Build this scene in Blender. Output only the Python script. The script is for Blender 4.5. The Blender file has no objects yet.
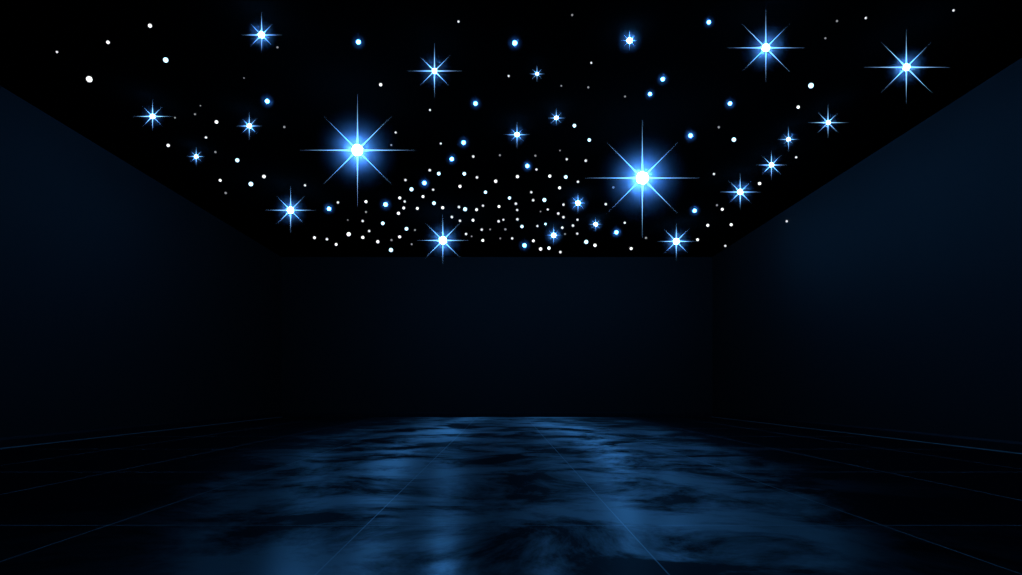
import bpy, bmesh, math
from mathutils import Vector

C = bpy.context.scene.collection
scene = bpy.context.scene

# ------------------------------------------------------------------ camera
W, H_PX = 1022, 575
F = 600.0                      # focal length in pixels
VX, VY = 503.0, 392.0          # vanishing point of the room's long edges
S = 49.4                       # pixels per metre on the back wall
D = F / S                      # camera to back wall
CAM_Z = (417.0 - VY) / S
H = (417.0 - 257.0) / S        # room height
XL = -(VX - 281.5) / S
XR = (712.5 - VX) / S
YF = -2.2                      # front wall, behind the camera

cam_data = bpy.data.cameras.new('camera')
cam = bpy.data.objects.new('camera', cam_data)
C.objects.link(cam)
cam.location = (0, 0, CAM_Z)
cam.rotation_euler = (math.pi / 2, 0, 0)
cam_data.sensor_width = 36.0
cam_data.lens = F * 36.0 / W
cam_data.shift_x = (W / 2 - VX) / W
cam_data.shift_y = (VY - H_PX / 2) / W
cam_data.clip_start = 0.02
scene.camera = cam


def at(px, py, depth):
    return Vector(((px - VX) * depth / F, depth, CAM_Z + (VY - py) * depth / F))


# ------------------------------------------------------------------ materials
def new_mat(name):
    m = bpy.data.materials.new(name)
    m.use_nodes = True
    nt = m.node_tree
    nt.nodes.clear()
    return m, nt, nt.nodes, nt.links


def N(nodes, kind, **kw):
    n = nodes.new(kind)
    for k, v in kw.items():
        setattr(n, k, v)
    return n


def emit_mat(name, col, strength, sampling='AUTO'):
    m, nt, n, l = new_mat(name)
    e = N(n, 'ShaderNodeEmission')
    e.inputs['Color'].default_value = (*col, 1)
    e.inputs['Strength'].default_value = strength
    o = N(n, 'ShaderNodeOutputMaterial')
    l.new(e.outputs[0], o.inputs['Surface'])
    m.cycles.emission_sampling = sampling
    return m


def haze_mat(name, density, power=3.2):
    """a small cloud of mist round a lamp, thickest at its middle"""
    m, nt, n, l = new_mat(name)
    tc = N(n, 'ShaderNodeTexCoord')
    ln = N(n, 'ShaderNodeVectorMath', operation='LENGTH')
    l.new(tc.outputs['Object'], ln.inputs[0])
    inv = N(n, 'ShaderNodeMath', operation='SUBTRACT', use_clamp=True)
    inv.inputs[0].default_value = 1.0
    l.new(ln.outputs['Value'], inv.inputs[1])
    pw = N(n, 'ShaderNodeMath', operation='POWER')
    l.new(inv.outputs[0], pw.inputs[0])
    pw.inputs[1].default_value = power
    ml = N(n, 'ShaderNodeMath', operation='MULTIPLY')
    l.new(pw.outputs[0], ml.inputs[0])
    ml.inputs[1].default_value = density
    v = N(n, 'ShaderNodeVolumeScatter')
    v.inputs['Color'].default_value = (0.75, 0.76, 1, 1)
    v.inputs['Anisotropy'].default_value = 0.0
    l.new(ml.outputs[0], v.inputs['Density'])
    o = N(n, 'ShaderNodeOutputMaterial')
    l.new(v.outputs[0], o.inputs['Volume'])
    return m


def paint_mat(name, col, rough, var=0.25, scale=1.3, spec=0.3):
    """dark matt wall paint with slight roller mottling"""
    m, nt, n, l = new_mat(name)
    tc = N(n, 'ShaderNodeTexCoord')
    no = N(n, 'ShaderNodeTexNoise')
    no.inputs['Scale'].default_value = scale
    no.inputs['Detail'].default_value = 5
    l.new(tc.outputs['Object'], no.inputs['Vector'])
    mx = N(n, 'ShaderNodeMix', data_type='RGBA')
    mx.inputs['A'].default_value = (*[c * (1 - var) for c in col], 1)
    mx.inputs['B'].default_value = (*[c * (1 + var) for c in col], 1)
    l.new(no.outputs['Fac'], mx.inputs['Factor'])
    fine = N(n, 'ShaderNodeTexNoise')
    fine.inputs['Scale'].default_value = 60
    l.new(tc.outputs['Object'], fine.inputs['Vector'])
    bp = N(n, 'ShaderNodeBump')
    bp.inputs['Strength'].default_value = 0.06
    bp.inputs['Distance'].default_value = 0.01
    l.new(fine.outputs['Fac'], bp.inputs['Height'])
    p = N(n, 'ShaderNodeBsdfPrincipled')
    p.inputs['Roughness'].default_value = rough
    p.inputs['Specular IOR Level'].default_value = spec
    l.new(mx.outputs['Result'], p.inputs['Base Color'])
    l.new(bp.outputs[0], p.inputs['Normal'])
    o = N(n, 'ShaderNodeOutputMaterial')
    l.new(p.outputs[0], o.inputs['Surface'])
    return m


TILE_X, TILE_Y = 0.98, 1.47 * CAM_Z / 0.49
OFF_X, OFF_Y = -0.52, F * CAM_Z / (525.3 - VY)


def floor_mat():
    m, nt, n, l = new_mat('polished_stone_slabs')
    tc = N(n, 'ShaderNodeTexCoord')
    sep = N(n, 'ShaderNodeSeparateXYZ')
    l.new(tc.outputs['Object'], sep.inputs[0])

    def mth(op, a, b=None, c=None):
        x = N(n, 'ShaderNodeMath', operation=op)
        for i, v in enumerate((a, b, c)):
            if v is None:
                continue
            if isinstance(v, (int, float)):
                x.inputs[i].default_value = v
            else:
                l.new(v, x.inputs[i])
        return x.outputs[0]

    def ramp(v, a, b):
        r = N(n, 'ShaderNodeMapRange', interpolation_type='SMOOTHSTEP')
        r.inputs['From Min'].default_value = a
        r.inputs['From Max'].default_value = b
        l.new(v, r.inputs['Value'])
        return r.outputs[0]

    def joint(axis, size, off, w):
        u = mth('DIVIDE', mth('SUBTRACT', axis, off), size)
        fr = mth('FRACT', u)
        d = mth('MULTIPLY', mth('MINIMUM', fr, mth('SUBTRACT', 1.0, fr)), size)
        return mth('LESS_THAN', d, w), mth('FLOOR', u)

    jx, ix = joint(sep.outputs['X'], TILE_X, OFF_X, 0.0024)
    jy, iy = joint(sep.outputs['Y'], TILE_Y, OFF_Y, 0.0024)
    grout = mth('MAXIMUM', jx, jy)

    # cloudy worn patches: where the polish has stayed and where it has gone dull
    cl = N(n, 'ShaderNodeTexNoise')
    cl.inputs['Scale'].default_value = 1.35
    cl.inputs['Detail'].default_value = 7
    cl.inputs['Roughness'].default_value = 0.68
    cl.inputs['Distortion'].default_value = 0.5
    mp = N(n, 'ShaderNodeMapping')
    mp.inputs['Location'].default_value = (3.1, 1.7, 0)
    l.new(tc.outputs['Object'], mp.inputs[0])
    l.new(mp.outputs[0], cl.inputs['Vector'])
    # gloss and tone fade towards the walls: sheen's fall-off put into the material
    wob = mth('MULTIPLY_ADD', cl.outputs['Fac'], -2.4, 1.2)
    sheen_lane = mth('SUBTRACT', 1.0, ramp(mth('ADD', mth('ABSOLUTE', sep.outputs['X']), wob), 0.6, 2.3))
    polish = mth('MULTIPLY', sheen_lane, ramp(cl.outputs['Fac'], 0.42, 0.60))  # worn patches times the shaped fall-off of the sheen
    fine = N(n, 'ShaderNodeTexNoise')
    fine.inputs['Scale'].default_value = 9
    fine.inputs['Detail'].default_value = 6
    l.new(tc.outputs['Object'], fine.inputs['Vector'])

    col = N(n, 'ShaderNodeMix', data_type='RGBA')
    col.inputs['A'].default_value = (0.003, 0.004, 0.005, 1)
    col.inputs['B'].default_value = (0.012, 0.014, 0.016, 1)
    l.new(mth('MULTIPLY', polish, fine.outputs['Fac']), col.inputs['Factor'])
    gcol = N(n, 'ShaderNodeMix', data_type='RGBA')
    gcol.inputs['B'].default_value = (0.30, 0.29, 0.28, 1)
    l.new(grout, gcol.inputs['Factor'])
    l.new(col.outputs['Result'], gcol.inputs['A'])

    bp = N(n, 'ShaderNodeBump')
    bp.inputs['Strength'].default_value = 0.25
    bp.inputs['Distance'].default_value = 0.004
    l.new(fine.outputs['Fac'], bp.inputs['Height'])

    p = N(n, 'ShaderNodeBsdfPrincipled')
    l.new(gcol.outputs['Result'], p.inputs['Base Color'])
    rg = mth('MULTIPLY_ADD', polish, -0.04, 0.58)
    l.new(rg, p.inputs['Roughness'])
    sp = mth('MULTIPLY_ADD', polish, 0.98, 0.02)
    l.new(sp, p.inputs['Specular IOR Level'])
    l.new(bp.outputs[0], p.inputs['Normal'])
    # brushed along the room, so the sheen is drawn out lengthwise
    p.inputs['Anisotropic'].default_value = 1.0
    tg = N(n, 'ShaderNodeCombineXYZ')
    tg.inputs['Y'].default_value = 1.0
    l.new(tg.outputs[0], p.inputs['Tangent'])
    p.inputs['IOR'].default_value = 2.9
    # thin sealer coat, smoother than the stone itself
    p.inputs['Coat Roughness'].default_value = 0.2
    p.inputs['Coat IOR'].default_value = 1.4
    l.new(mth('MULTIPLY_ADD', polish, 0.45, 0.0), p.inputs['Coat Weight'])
    o = N(n, 'ShaderNodeOutputMaterial')
    l.new(p.outputs[0], o.inputs['Surface'])
    return m


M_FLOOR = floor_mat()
M_WALL = paint_mat('dark_navy_wall_paint', (0.0062, 0.0029, 0.0016), 0.75, spec=0.2)
M_CEIL = paint_mat('black_ceiling_paint', (0.0011, 0.0010, 0.0009), 0.95, scale=2.0, spec=0.0)
M_BASE = paint_mat('black_baseboard_paint', (0.003, 0.003, 0.004), 0.6, scale=6.0, spec=0.1)
M_BEAD = paint_mat('grey_sealant', (0.085, 0.075, 0.065), 0.5, scale=20.0, spec=0.4)

BLUE = (0.065, 0.36, 1.0)
M_CORE = emit_mat('star_core_light', BLUE, 680.0)
M_RAY = emit_mat('star_ray_light', (0.27, 0.57, 1.0), 1.35, 'NONE')
M_WHITE = emit_mat('white_point_light', (0.92, 0.96, 1.0), 1.35, 'NONE')
M_SMALL = emit_mat('small_point_light', (0.92, 0.95, 1.0), 0.85, 'NONE')
M_FAINT = emit_mat('faint_point_light', (0.80, 0.84, 0.90), 0.32, 'NONE')
M_PALE = emit_mat('pale_blue_point_light', (0.45, 0.78, 1.0), 2.2, 'NONE')
M_BDOT = emit_mat('blue_point_light', (0.06, 0.30, 1.0), 26.0)


# ------------------------------------------------------------------ mesh helpers
def obj(name, bm, mat, parent=None, smooth=False):
    me = bpy.data.meshes.new(name)
    bmesh.ops.recalc_face_normals(bm, faces=bm.faces)
    bm.to_mesh(me)
    bm.free()
    if smooth:
        for p in me.polygons:
            p.use_smooth = True
    me.materials.append(mat)
    o = bpy.data.objects.new(name, me)
    C.objects.link(o)
    if parent:
        o.parent = parent
    return o


def add_box(bm, lo, hi):
    v = [bm.verts.new((x, y, z)) for x in (lo[0], hi[0]) for y in (lo[1], hi[1]) for z in (lo[2], hi[2])]
    for f in ((0, 1, 3, 2), (4, 6, 7, 5), (0, 4, 5, 1), (2, 3, 7, 6), (0, 2, 6, 4), (1, 5, 7, 3)):
        bm.faces.new([v[i] for i in f])


def struct(name, lo, hi, mat, bevel=0.0):
    bm = bmesh.new()
    add_box(bm, lo, hi)
    if bevel:
        bmesh.ops.bevel(bm, geom=bm.edges[:], offset=bevel, segments=2, affect='EDGES')
    o = obj(name, bm, mat)
    o['kind'] = 'structure'
    return o


# ------------------------------------------------------------------ room shell
T = 0.1
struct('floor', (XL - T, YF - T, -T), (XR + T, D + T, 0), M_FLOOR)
struct('ceiling', (XL - T, YF - T, H), (XR + T, D + T, H + T), M_CEIL)
struct('wall_left', (XL - T, YF - T, 0), (XL, D + T, H), M_WALL)
struct('wall_right', (XR, YF - T, 0), (XR + T, D + T, H), M_WALL)
struct('wall_back', (XL, D, 0), (XR, D + T, H), M_WALL)
struct('wall_front', (XL, YF - T, 0), (XR, YF, H), M_WALL)

BH, BT = 0.098, 0.018


def baseboard(name, a, b, inward):
    """moulded board: profile (out from wall, up) swept from a to b along the wall"""
    prof = [(0, 0), (BT, 0), (BT, BH - 0.022), (BT - 0.003, BH - 0.014), (BT - 0.009, BH - 0.006), (BT - 0.012, BH), (0, BH)]
    bm = bmesh.new()
    rings = []
    for p in (a, b):
        rings.append([bm.verts.new((p[0] + inward[0] * u, p[1] + inward[1] * u, z)) for u, z in prof])
    k = len(prof)
    for i in range(k):
        bm.faces.new((rings[0][i], rings[0][(i + 1) % k], rings[1][(i + 1) % k], rings[1][i]))
    bm.faces.new(rings[0])
    bm.faces.new(list(reversed(rings[1])))
    o = obj(name, bm, M_BASE)
    o['kind'] = 'structure'
    return o


baseboard('baseboard_left', (XL, YF), (XL, D), (1, 0))
baseboard('baseboard_right', (XR, YF), (XR, D), (-1, 0))
baseboard('baseboard_back', (XL + BT, D), (XR - BT, D), (0, -1))


def bead(name, x, s):
    """thin sealant bead where the side baseboard meets the floor"""
    bm = bmesh.new()
    r = 0.009
    prof = [(0, 0)] + [(r * math.cos(t), r * math.sin(t)) for t in [i * math.pi / 8 for i in range(5)]]
    rings = [[bm.verts.new((x + s * u, y, z)) for u, z in prof] for y in (YF, D - BT)]
    k = len(prof)
    for i in range(k):
        bm.faces.new((rings[0][i], rings[0][(i + 1) % k], rings[1][(i + 1) % k], rings[1][i]))
    bm.faces.new(rings[0])
    bm.faces.new(list(reversed(rings[1])))
    o = obj(name, bm, M_BEAD)
    o['kind'] = 'structure'


bead('trim_1', XL + BT, 1)
bead('trim_2', XR - BT, -1)

# ------------------------------------------------------------------ shared meshes for the star lights


def mesh_of(bm, name, mat, smooth=True):
    me = bpy.data.meshes.new(name)
    bmesh.ops.recalc_face_normals(bm, faces=bm.faces)
    bm.to_mesh(me)
    bm.free()
    for p in me.polygons:
        p.use_smooth = smooth
    me.materials.append(mat)
    return me


def ball(name, mat, sub=2):
    bm = bmesh.new()
    bmesh.ops.create_icosphere(bm, subdivisions=sub, radius=1.0)
    return mesh_of(bm, name, mat)


def ray_mesh():
    """tapered emissive spike, a light ray built as a shape, of unit length along +X, unit radius at the root"""
    bm = bmesh.new()
    k, rings = 10, []
    for x in (0.0, 0.06, 0.14, 0.25, 0.4, 0.55, 0.7, 0.85, 1.0):
        r = 0.012 + 0.988 * (1 - x) ** 2.3
        rings.append([bm.verts.new((x, r * math.cos(2 * math.pi * i / k), r * math.sin(2 * math.pi * i / k))) for i in range(k)])
    for a, b in zip(rings, rings[1:]):
        for i in range(k):
            bm.faces.new((a[i], a[(i + 1) % k], b[(i + 1) % k], b[i]))
    bm.faces.new(rings[0])
    bm.faces.new(rings[-1])
    return mesh_of(bm, 'ray', M_RAY)


ME_CORE = ball('core', M_CORE, 2)
ME_RAY = ray_mesh()
ME_DOT = {'w': ball('white_dot', M_WHITE), 's': ball('small_dot', M_SMALL), 'd': ball('faint_dot', M_FAINT), 'p': ball('pale_dot', M_PALE), 'b': ball('blue_dot', M_BDOT, 2)}
HAZE_MESH = {}


def haze(parent, r_core, r_haze, sigma, flat=0.75):
    key = round(sigma, 2)
    if key not in HAZE_MESH:
        HAZE_MESH[key] = ball('glow_haze', haze_mat('light_haze', key), 3)
    o = bpy.data.objects.new('glow_haze', HAZE_MESH[key])
    C.objects.link(o)
    o.parent = parent
    o.scale = (r_haze, r_haze * flat, r_haze)
    return o


TAU = 0.052
# x, y, core radius, upper ray, lower ray, side rays, diagonal rays, haze radius (all in pixels), name, label
STARS = [
    (642.3, 178.0, 7.2, 58, 60, 57, 50, 46, 'huge right starburst', 'largest starburst light, brilliant white core with eight long blue rays, right of centre'),
    (357.5, 150.2, 6.6, 56, 56, 57, 48, 42, 'huge left starburst', 'second largest starburst light, white core with wide blue glow, left of centre'),
    (765.8, 47.8, 4.6, 39, 34, 39, 34, 25, 'upper right starburst', 'large starburst light with eight rays at upper right, brightest near the front'),
    (906.3, 67.3, 4.2, 38, 36, 43, 36, 21, 'far right starburst', 'large starburst light with thin long rays, rightmost on the ceiling'),
    (434.5, 71.0, 3.3, 28, 26, 27, 22, 19, 'upper centre starburst', 'medium starburst light with eight rays alone at upper centre of the ceiling'),
    (442.8, 240.4, 4.6, 26, 24, 26, 25, 21, 'low centre starburst', 'bright medium starburst light lowest over the middle of the back wall'),
    (290.6, 210.2, 4.1, 24, 23, 25, 20, 18, 'low left starburst', 'bright medium starburst light low beside the left wall corner'),
    (261.6, 35.0, 3.9, 23, 18, 20, 16, 16, 'upper left starburst', 'medium starburst light at upper left, nearest the front on that side'),
    (676.3, 241.4, 3.9, 18, 19, 19, 18, 16, 'low right starburst', 'medium starburst light lowest toward the right, below the largest starburst'),
    (740.2, 192.0, 3.5, 19, 18, 21, 16, 15, 'mid right starburst', 'small bright starburst light, innermost and largest of the diagonal row along the right wall'),
    (152.6, 116.4, 3.1, 17, 15, 20, 14, 12, 'leftmost starburst', 'small starburst light with fine side rays, leftmost on the ceiling'),
    (771.4, 165.0, 3.0, 15, 15, 16, 14, 12, 'second row starburst', 'small starburst light, second from the back in the diagonal row along the right wall'),
    (828.0, 122.6, 2.9, 18, 16, 20, 15, 11, 'front row starburst', 'small starburst light nearest the front in the diagonal row along the right wall'),
    (249.3, 126.0, 2.9, 14, 14, 13, 11, 11, 'left cluster starburst', 'small short-rayed starburst light between the leftmost starburst and the huge left one'),
    (788.4, 139.4, 2.6, 13, 12, 11, 7, 10, 'third row starburst', 'small four-rayed starburst light, third from the back in the row along the right wall'),
    (517.0, 134.7, 3.0, 13, 14, 13, 9, 12, 'middle starburst', 'small starburst light at the middle between the two huge starbursts'),
    (196.2, 156.5, 2.5, 10, 10, 9, 8, 9, 'small left starburst', 'tiny starburst light low against the left wall, below the leftmost starburst'),
    (578.0, 203.0, 3.0, 10, 11, 8, 9, 12, 'inner starburst', 'small glowing starburst light left of the largest one, on the edge of the dot cluster'),
    (553.6, 235.2, 3.0, 10, 10, 8, 7, 11, 'cluster starburst', 'small blue glowing starburst light low among the dense dots by the back wall'),
    (556.3, 118.0, 2.7, 10, 8, 9, 8, 10, 'centre starburst', 'small starburst light up and right of the one at the very middle'),
    (537.0, 74.0, 2.1, 9, 8, 8, 7, 7, 'tiny centre starburst', 'tiniest starburst light, with short pale rays near the upper middle'),
    (629.5, 40.6, 3.4, 10, 10, 8, 8, 14, 'glowing upper starburst', 'round glowing star light with faint stubby rays above the largest starburst'),
    (595.6, 224.3, 2.6, 7, 7, 7, 6, 9, 'stubby starburst', 'small blue star light with barely visible rays, right of the dense dots'),
]


def starburst(x, y, rc, up, dn, side, diag, rh, short, label, i):
    depth = F * (H - CAM_Z) / (VY - (y - up))      # its upper ray reaches the ceiling
    loc = at(x, y, depth)
    px = depth / F
    root = bpy.data.objects.new('starburst_light', None)
    C.objects.link(root)
    root.location = loc
    root['label'] = label
    root['category'] = 'star light'
    root['group'] = 'starburst lights under the ceiling'
    core = bpy.data.objects.new('core', ME_CORE)
    C.objects.link(core)
    core.parent = root
    rcm = (rc * 0.95 - 0.9) * px
    core.scale = (rcm, rcm * 0.7, rcm)
    core['label'] = 'white glowing core'
    thick = (0.26 + 0.19 * rc) * px
    for k in range(8):
        ang = k * math.pi / 4
        ln = (side, diag, up, diag, side, diag, dn, diag)[k] * px
        o = bpy.data.objects.new('ray', ME_RAY)
        C.objects.link(o)
        o.parent = root
        o.rotation_euler = (0, -ang, 0)
        th = thick * (1.0 if k % 2 == 0 else 0.8)
        o.scale = (ln + (0.004 if k == 2 else 0), th, th)
    haze(root, rcm, rh * 1.15 * px, TAU * (0.45 + 0.08 * rc) / rcm)
    return root


for i, s in enumerate(STARS):
    starburst(*s, i)

# ------------------------------------------------------------------ single points of light
# x, y, radius (pixels), kind: w white, d faint, p pale blue, b blue with a glow
DOTS = [
    (57, 52, 1.3, 'w'), (108, 42.3, 1.9, 'w'), (150, 25.7, 2.2, 'w'), (165.7, 60, 3.0, 'p'), (89.3, 79.2, 3.4, 'w'),
    (195, 114.2, 1.0, 'd'), (175, 117.7, 0.9, 'd'), (216.5, 122, 2.0, 'w'), (206, 137.5, 1.4, 'w'), (200.5, 105.7, 0.7, 'd'),
    (244, 78, 0.7, 'd'), (267.2, 101.2, 2.9, 'b'), (277.5, 47.3, 1.1, 'd'), (284.3, 127, 1.2, 'd'), (358.4, 42, 3.0, 'b'),
    (380.7, 84.7, 1.8, 'w'), (458.5, 21.6, 1.3, 'w'), (508.7, 76, 1.2, 'w'), (430, 110, 1.2, 'w'), (395.7, 132.5, 1.2, 'w'),
    (475.5, 103.5, 2.7, 'b'), (463.6, 142.6, 2.7, 'b'), (440.8, 143.5, 1.2, 'w'), (514.8, 43, 3.2, 'b'), (572.2, 15, 1.1, 'd'),
    (591.3, 62.8, 1.2, 'w'), (561.3, 85.8, 0.9, 'd'), (588.3, 87.3, 1.1, 'd'), (625, 96.5, 1.0, 'd'), (662.7, 79.2, 2.6, 'b'),
    (650, 94, 2.3, 'b'), (708.8, 22.2, 2.5, 'b'), (574.4, 125.7, 2.1, 'p'), (589.3, 140, 2.0, 'p'), (690.5, 135.6, 2.7, 'b'),
    (730, 103.5, 2.6, 'b'), (718.8, 127.2, 1.2, 'd'), (733.9, 139.6, 2.6, 'p'), (837, 21, 1.1, 'd'), (865.8, 18, 1.3, 'w'),
    (825.4, 38.2, 1.0, 'd'), (953.5, 10.4, 1.3, 'w'), (811, 85.6, 3.1, 'p'), (798.2, 107.1, 1.8, 'w'), (168.2, 145.4, 1.8, 'w'),
    (215.4, 152, 1.1, 'd'), (237.3, 160.3, 2.3, 'p'), (220.2, 180.3, 1.6, 'w'), (225.7, 193, 1.2, 'd'), (250.9, 184, 2.6, 'p'),
    (264, 176.5, 2.0, 'w'), (305, 185.3, 1.3, 'w'), (329, 208.7, 2.6, 'b'), (338, 202.5, 1.4, 'w'), (314.5, 237.7, 1.6, 'w'),
    (327, 239.2, 1.5, 'w'), (336.2, 244.4, 1.6, 'w'), (348.7, 234.2, 2.4, 'w'), (347.8, 220, 0.7, 'd'), (391.3, 145, 1.0, 'd'),
    (405.5, 180, 1.4, 'w'), (411.5, 189.3, 2.3, 'p'), (424.4, 183, 2.6, 'b'), (399.8, 197.9, 1.7, 'w'), (404.7, 201.5, 1.3, 'w'),
    (423, 196.6, 1.6, 'w'), (366, 201.7, 1.7, 'w'), (366, 212, 1.1, 'd'), (362.7, 221, 1.4, 'w'), (369.2, 231, 1.4, 'w'),
    (362.8, 237.4, 1.8, 'w'), (377.8, 241.7, 1.8, 'w'), (385.5, 204.5, 2.8, 'b'), (382.8, 223.3, 2.1, 'p'), (403.8, 208, 1.6, 'w'),
    (398.5, 213.3, 1.8, 'w'), (417.4, 208.4, 1.6, 'w'), (406.5, 228.8, 2.1, 'p'), (415, 230, 1.0, 'd'), (399.7, 236.8, 1.7, 'w'),
    (391.5, 240, 1.1, 'd'), (391, 250, 2.4, 'p'), (411.7, 244.2, 1.0, 'd'), (451.8, 159, 2.6, 'b'), (473.3, 156.5, 1.5, 'w'),
    (499.9, 155.2, 1.1, 'd'), (429.8, 170.2, 1.5, 'w'), (438.8, 173.6, 2.1, 'p'), (464.3, 173.8, 2.1, 'p'), (477, 177.4, 1.5, 'w'),
    (460, 186.4, 1.8, 'w'), (433.2, 189.7, 1.3, 'w'), (495.7, 181.2, 1.9, 'w'), (517.5, 176.6, 1.8, 'w'), (485.5, 192.2, 1.9, 'p'),
    (509.5, 198, 1.9, 'p'), (527.3, 166, 2.5, 'b'), (434, 203.2, 2.1, 'p'), (442.7, 207.7, 1.7, 'w'), (459, 207, 1.5, 'w'),
    (465.1, 209.2, 2.3, 'p'), (476.6, 209.7, 1.6, 'w'), (483, 205.7, 1.3, 'w'), (499, 206.5, 1.6, 'w'), (515.9, 203.7, 1.5, 'w'),
    (517.2, 210, 1.3, 'w'), (451.9, 217, 1.5, 'w'), (460, 220.8, 1.4, 'w'), (473, 220.2, 1.6, 'w'), (498.6, 221.3, 1.5, 'w'),
    (503.4, 219.7, 1.2, 'w'), (517.4, 219.3, 1.5, 'w'), (522, 226.5, 1.9, 'p'), (481.8, 229.7, 1.4, 'w'), (490.2, 229.4, 0.9, 'd'),
    (505.4, 229.3, 1.2, 'd'), (466.1, 234, 1.4, 'w'), (471.7, 236.3, 0.8, 'd'), (482.8, 240.4, 1.6, 'w'), (500.3, 238.4, 0.9, 'd'),
    (512.2, 238.4, 1.4, 'w'), (524.5, 245.4, 2.6, 'b'), (535.4, 155.7, 1.1, 'd'), (566.8, 159.2, 1.3, 'w'), (585.8, 160.7, 1.5, 'w'),
    (560, 150.5, 0.8, 'd'), (536.5, 169.5, 1.3, 'w'), (549.8, 176.1, 1.8, 'w'), (565.8, 177, 2.1, 'p'), (578, 181.8, 1.4, 'w'),
    (559.6, 187.8, 1.7, 'w'), (613.3, 187.4, 1.2, 'd'), (531.3, 192.2, 1.4, 'w'), (533.2, 200.2, 1.5, 'w'), (544.4, 200, 2.3, 'p'),
    (563.5, 204.7, 1.4, 'w'), (547.8, 209.5, 1.3, 'w'), (540.5, 211.5, 0.8, 'd'), (558.3, 213.5, 1.5, 'w'), (563.5, 217.2, 1.5, 'w'),
    (577.5, 219.7, 1.3, 'w'), (605.8, 204.2, 1.4, 'w'), (545.5, 224, 1.4, 'p'), (537.4, 226, 1.3, 'w'), (562.3, 227.7, 1.5, 'w'),
    (573, 225.6, 1.5, 'w'), (565, 234, 0.9, 'd'), (577.3, 233.6, 1.3, 'w'), (533.4, 240.8, 1.6, 'w'), (540.6, 249, 1.9, 'w'),
    (549, 248.1, 1.9, 'w'), (560.4, 252.1, 1.5, 'w'), (586.2, 241.9, 2.4, 'p'), (595, 245.3, 1.9, 'w'), (616.4, 232.3, 2.6, 'b'),
    (624.8, 222.8, 1.3, 'w'), (646, 237.9, 1.2, 'd'), (631.2, 248.6, 1.7, 'w'), (694.6, 210.7, 2.5, 'b'), (717, 205.2, 1.1, 'd'),
    (722.3, 209.3, 1.6, 'w'), (707.8, 225.3, 1.7, 'w'), (697.6, 239.7, 1.6, 'w'), (725.3, 245.8, 1.3, 'w'), (714, 174, 1.3, 'w'),
    (759.6, 183.5, 1.8, 'w'), (796.2, 157.3, 1.3, 'w'), (731.2, 224.7, 1.7, 'w'), (786.8, 221.2, 1.3, 'w'),
]

# ---- words that single each point out: counted off from a starburst one can find
ANCHORS = [(s[0], s[1], s[8]) for s in STARS]
DIRS = ['right of', 'above and right of', 'above', 'above and left of', 'left of', 'below and left of', 'below', 'below and right of']
ORD = ['nearest', 'second nearest', 'third nearest', 'fourth nearest', 'fifth nearest', 'sixth nearest', 'seventh nearest', 'eighth nearest', 'ninth nearest', 'tenth nearest']
LOOK = {'w': 'small white', 'd': 'faint grey', 'p': 'bright white', 'b': 'round blue-haloed'}


def look(d):
    if d[3] in 'bd':
        return d[3]
    return 'p' if d[2] >= 1.9 else 'w'



def sector(a, d):
    t = math.atan2(a[1] - d[1], d[0] - a[0])
    return int(round(t / (math.pi / 4))) % 8


def words_for(i):
    d = DOTS[i]
    best = None
    for a in ANCHORS:
        k = sector(a, d)
        r = math.hypot(d[0] - a[0], d[1] - a[1])
        rank = 0
        for j, e in enumerate(DOTS):
            if j != i and look(e) == look(d) and sector(a, e) == k and math.hypot(e[0] - a[0], e[1] - a[1]) < r:
                rank += 1
        score = (r * (1 + 0.45 * rank), rank)
        if rank < len(ORD) and (best is None or score < best[0]):
            best = (score, rank, k, a[2])
    _, rank, k, name = best
    return f"{LOOK[look(d)]} star point, {ORD[rank]} such dot {DIRS[k]} the {name}"


GROUPS = {'w': 'small white star points', 'd': 'faint star points', 'p': 'bright white star points', 'b': 'blue-haloed star points'}
for i, (x, y, r, kind) in enumerate(DOTS):
    depth = F * (H - CAM_Z) / (VY - (y - (3.0 * r if kind == 'b' else r)))   # touches the ceiling, or hangs just under it
    loc = at(x, y, depth)
    if loc.x > XR - 0.02 or depth > D - 0.02 or loc.x < XL + 0.02:
        if loc.x > XR - 0.02:                       # this one sits on the right wall
            depth = F * (XR - 0.01) / (x - VX)
        else:
            depth = D - 0.03
        loc = at(x, y, depth)
    px = depth / F
    rm = r * px * {'w': 0.88, 'd': 0.95, 'p': 0.84, 'b': 0.70}[kind]
    label = words_for(i)
    if kind == 'b':
        root = bpy.data.objects.new('star_point_light', None)
        C.objects.link(root)
        root.location = loc
        bead_o = bpy.data.objects.new('bulb', ME_DOT['b'])
        C.objects.link(bead_o)
        bead_o.parent = root
        bead_o.scale = (rm, rm * 0.7, rm)
        st = bmesh.new()
        bmesh.ops.create_cone(st, cap_ends=True, segments=8, radius1=0.0012, radius2=0.0012, depth=H - loc.z - rm * 0.8)
        so = obj('stem', st, M_BASE, root)
        so.location = (0, 0, rm * 0.8 + (H - loc.z - rm * 0.8) / 2)
        haze(root, rm, r * 3.2 * px, 0.22 / rm)
    else:
        root = bpy.data.objects.new('star_point_light', ME_DOT['s' if kind == 'w' and r < 1.55 else kind])
        C.objects.link(root)
        root.location = loc
        root.scale = (rm, rm * 0.7, rm)
    root['label'] = label
    root['category'] = 'star light'
    root['group'] = GROUPS[look(DOTS[i])]

# ------------------------------------------------------------------ world and render look
w = bpy.data.worlds.new('world')
w.use_nodes = True
w.node_tree.nodes['Background'].inputs[0].default_value = (0, 0, 0, 1)
w.node_tree.nodes['Background'].inputs[1].default_value = 0.0
scene.world = w
vs = scene.view_settings
vs.view_transform = 'Standard'
vs.look = 'None'
vs.gamma = 1.0
vs.use_curve_mapping = False
vs.exposure = 0.0
cy = scene.cycles
cy.transparent_max_bounces = 64
cy.max_bounces = 6
cy.volume_bounces = 0
cy.use_denoising = True
cy.sample_clamp_indirect = 3.0
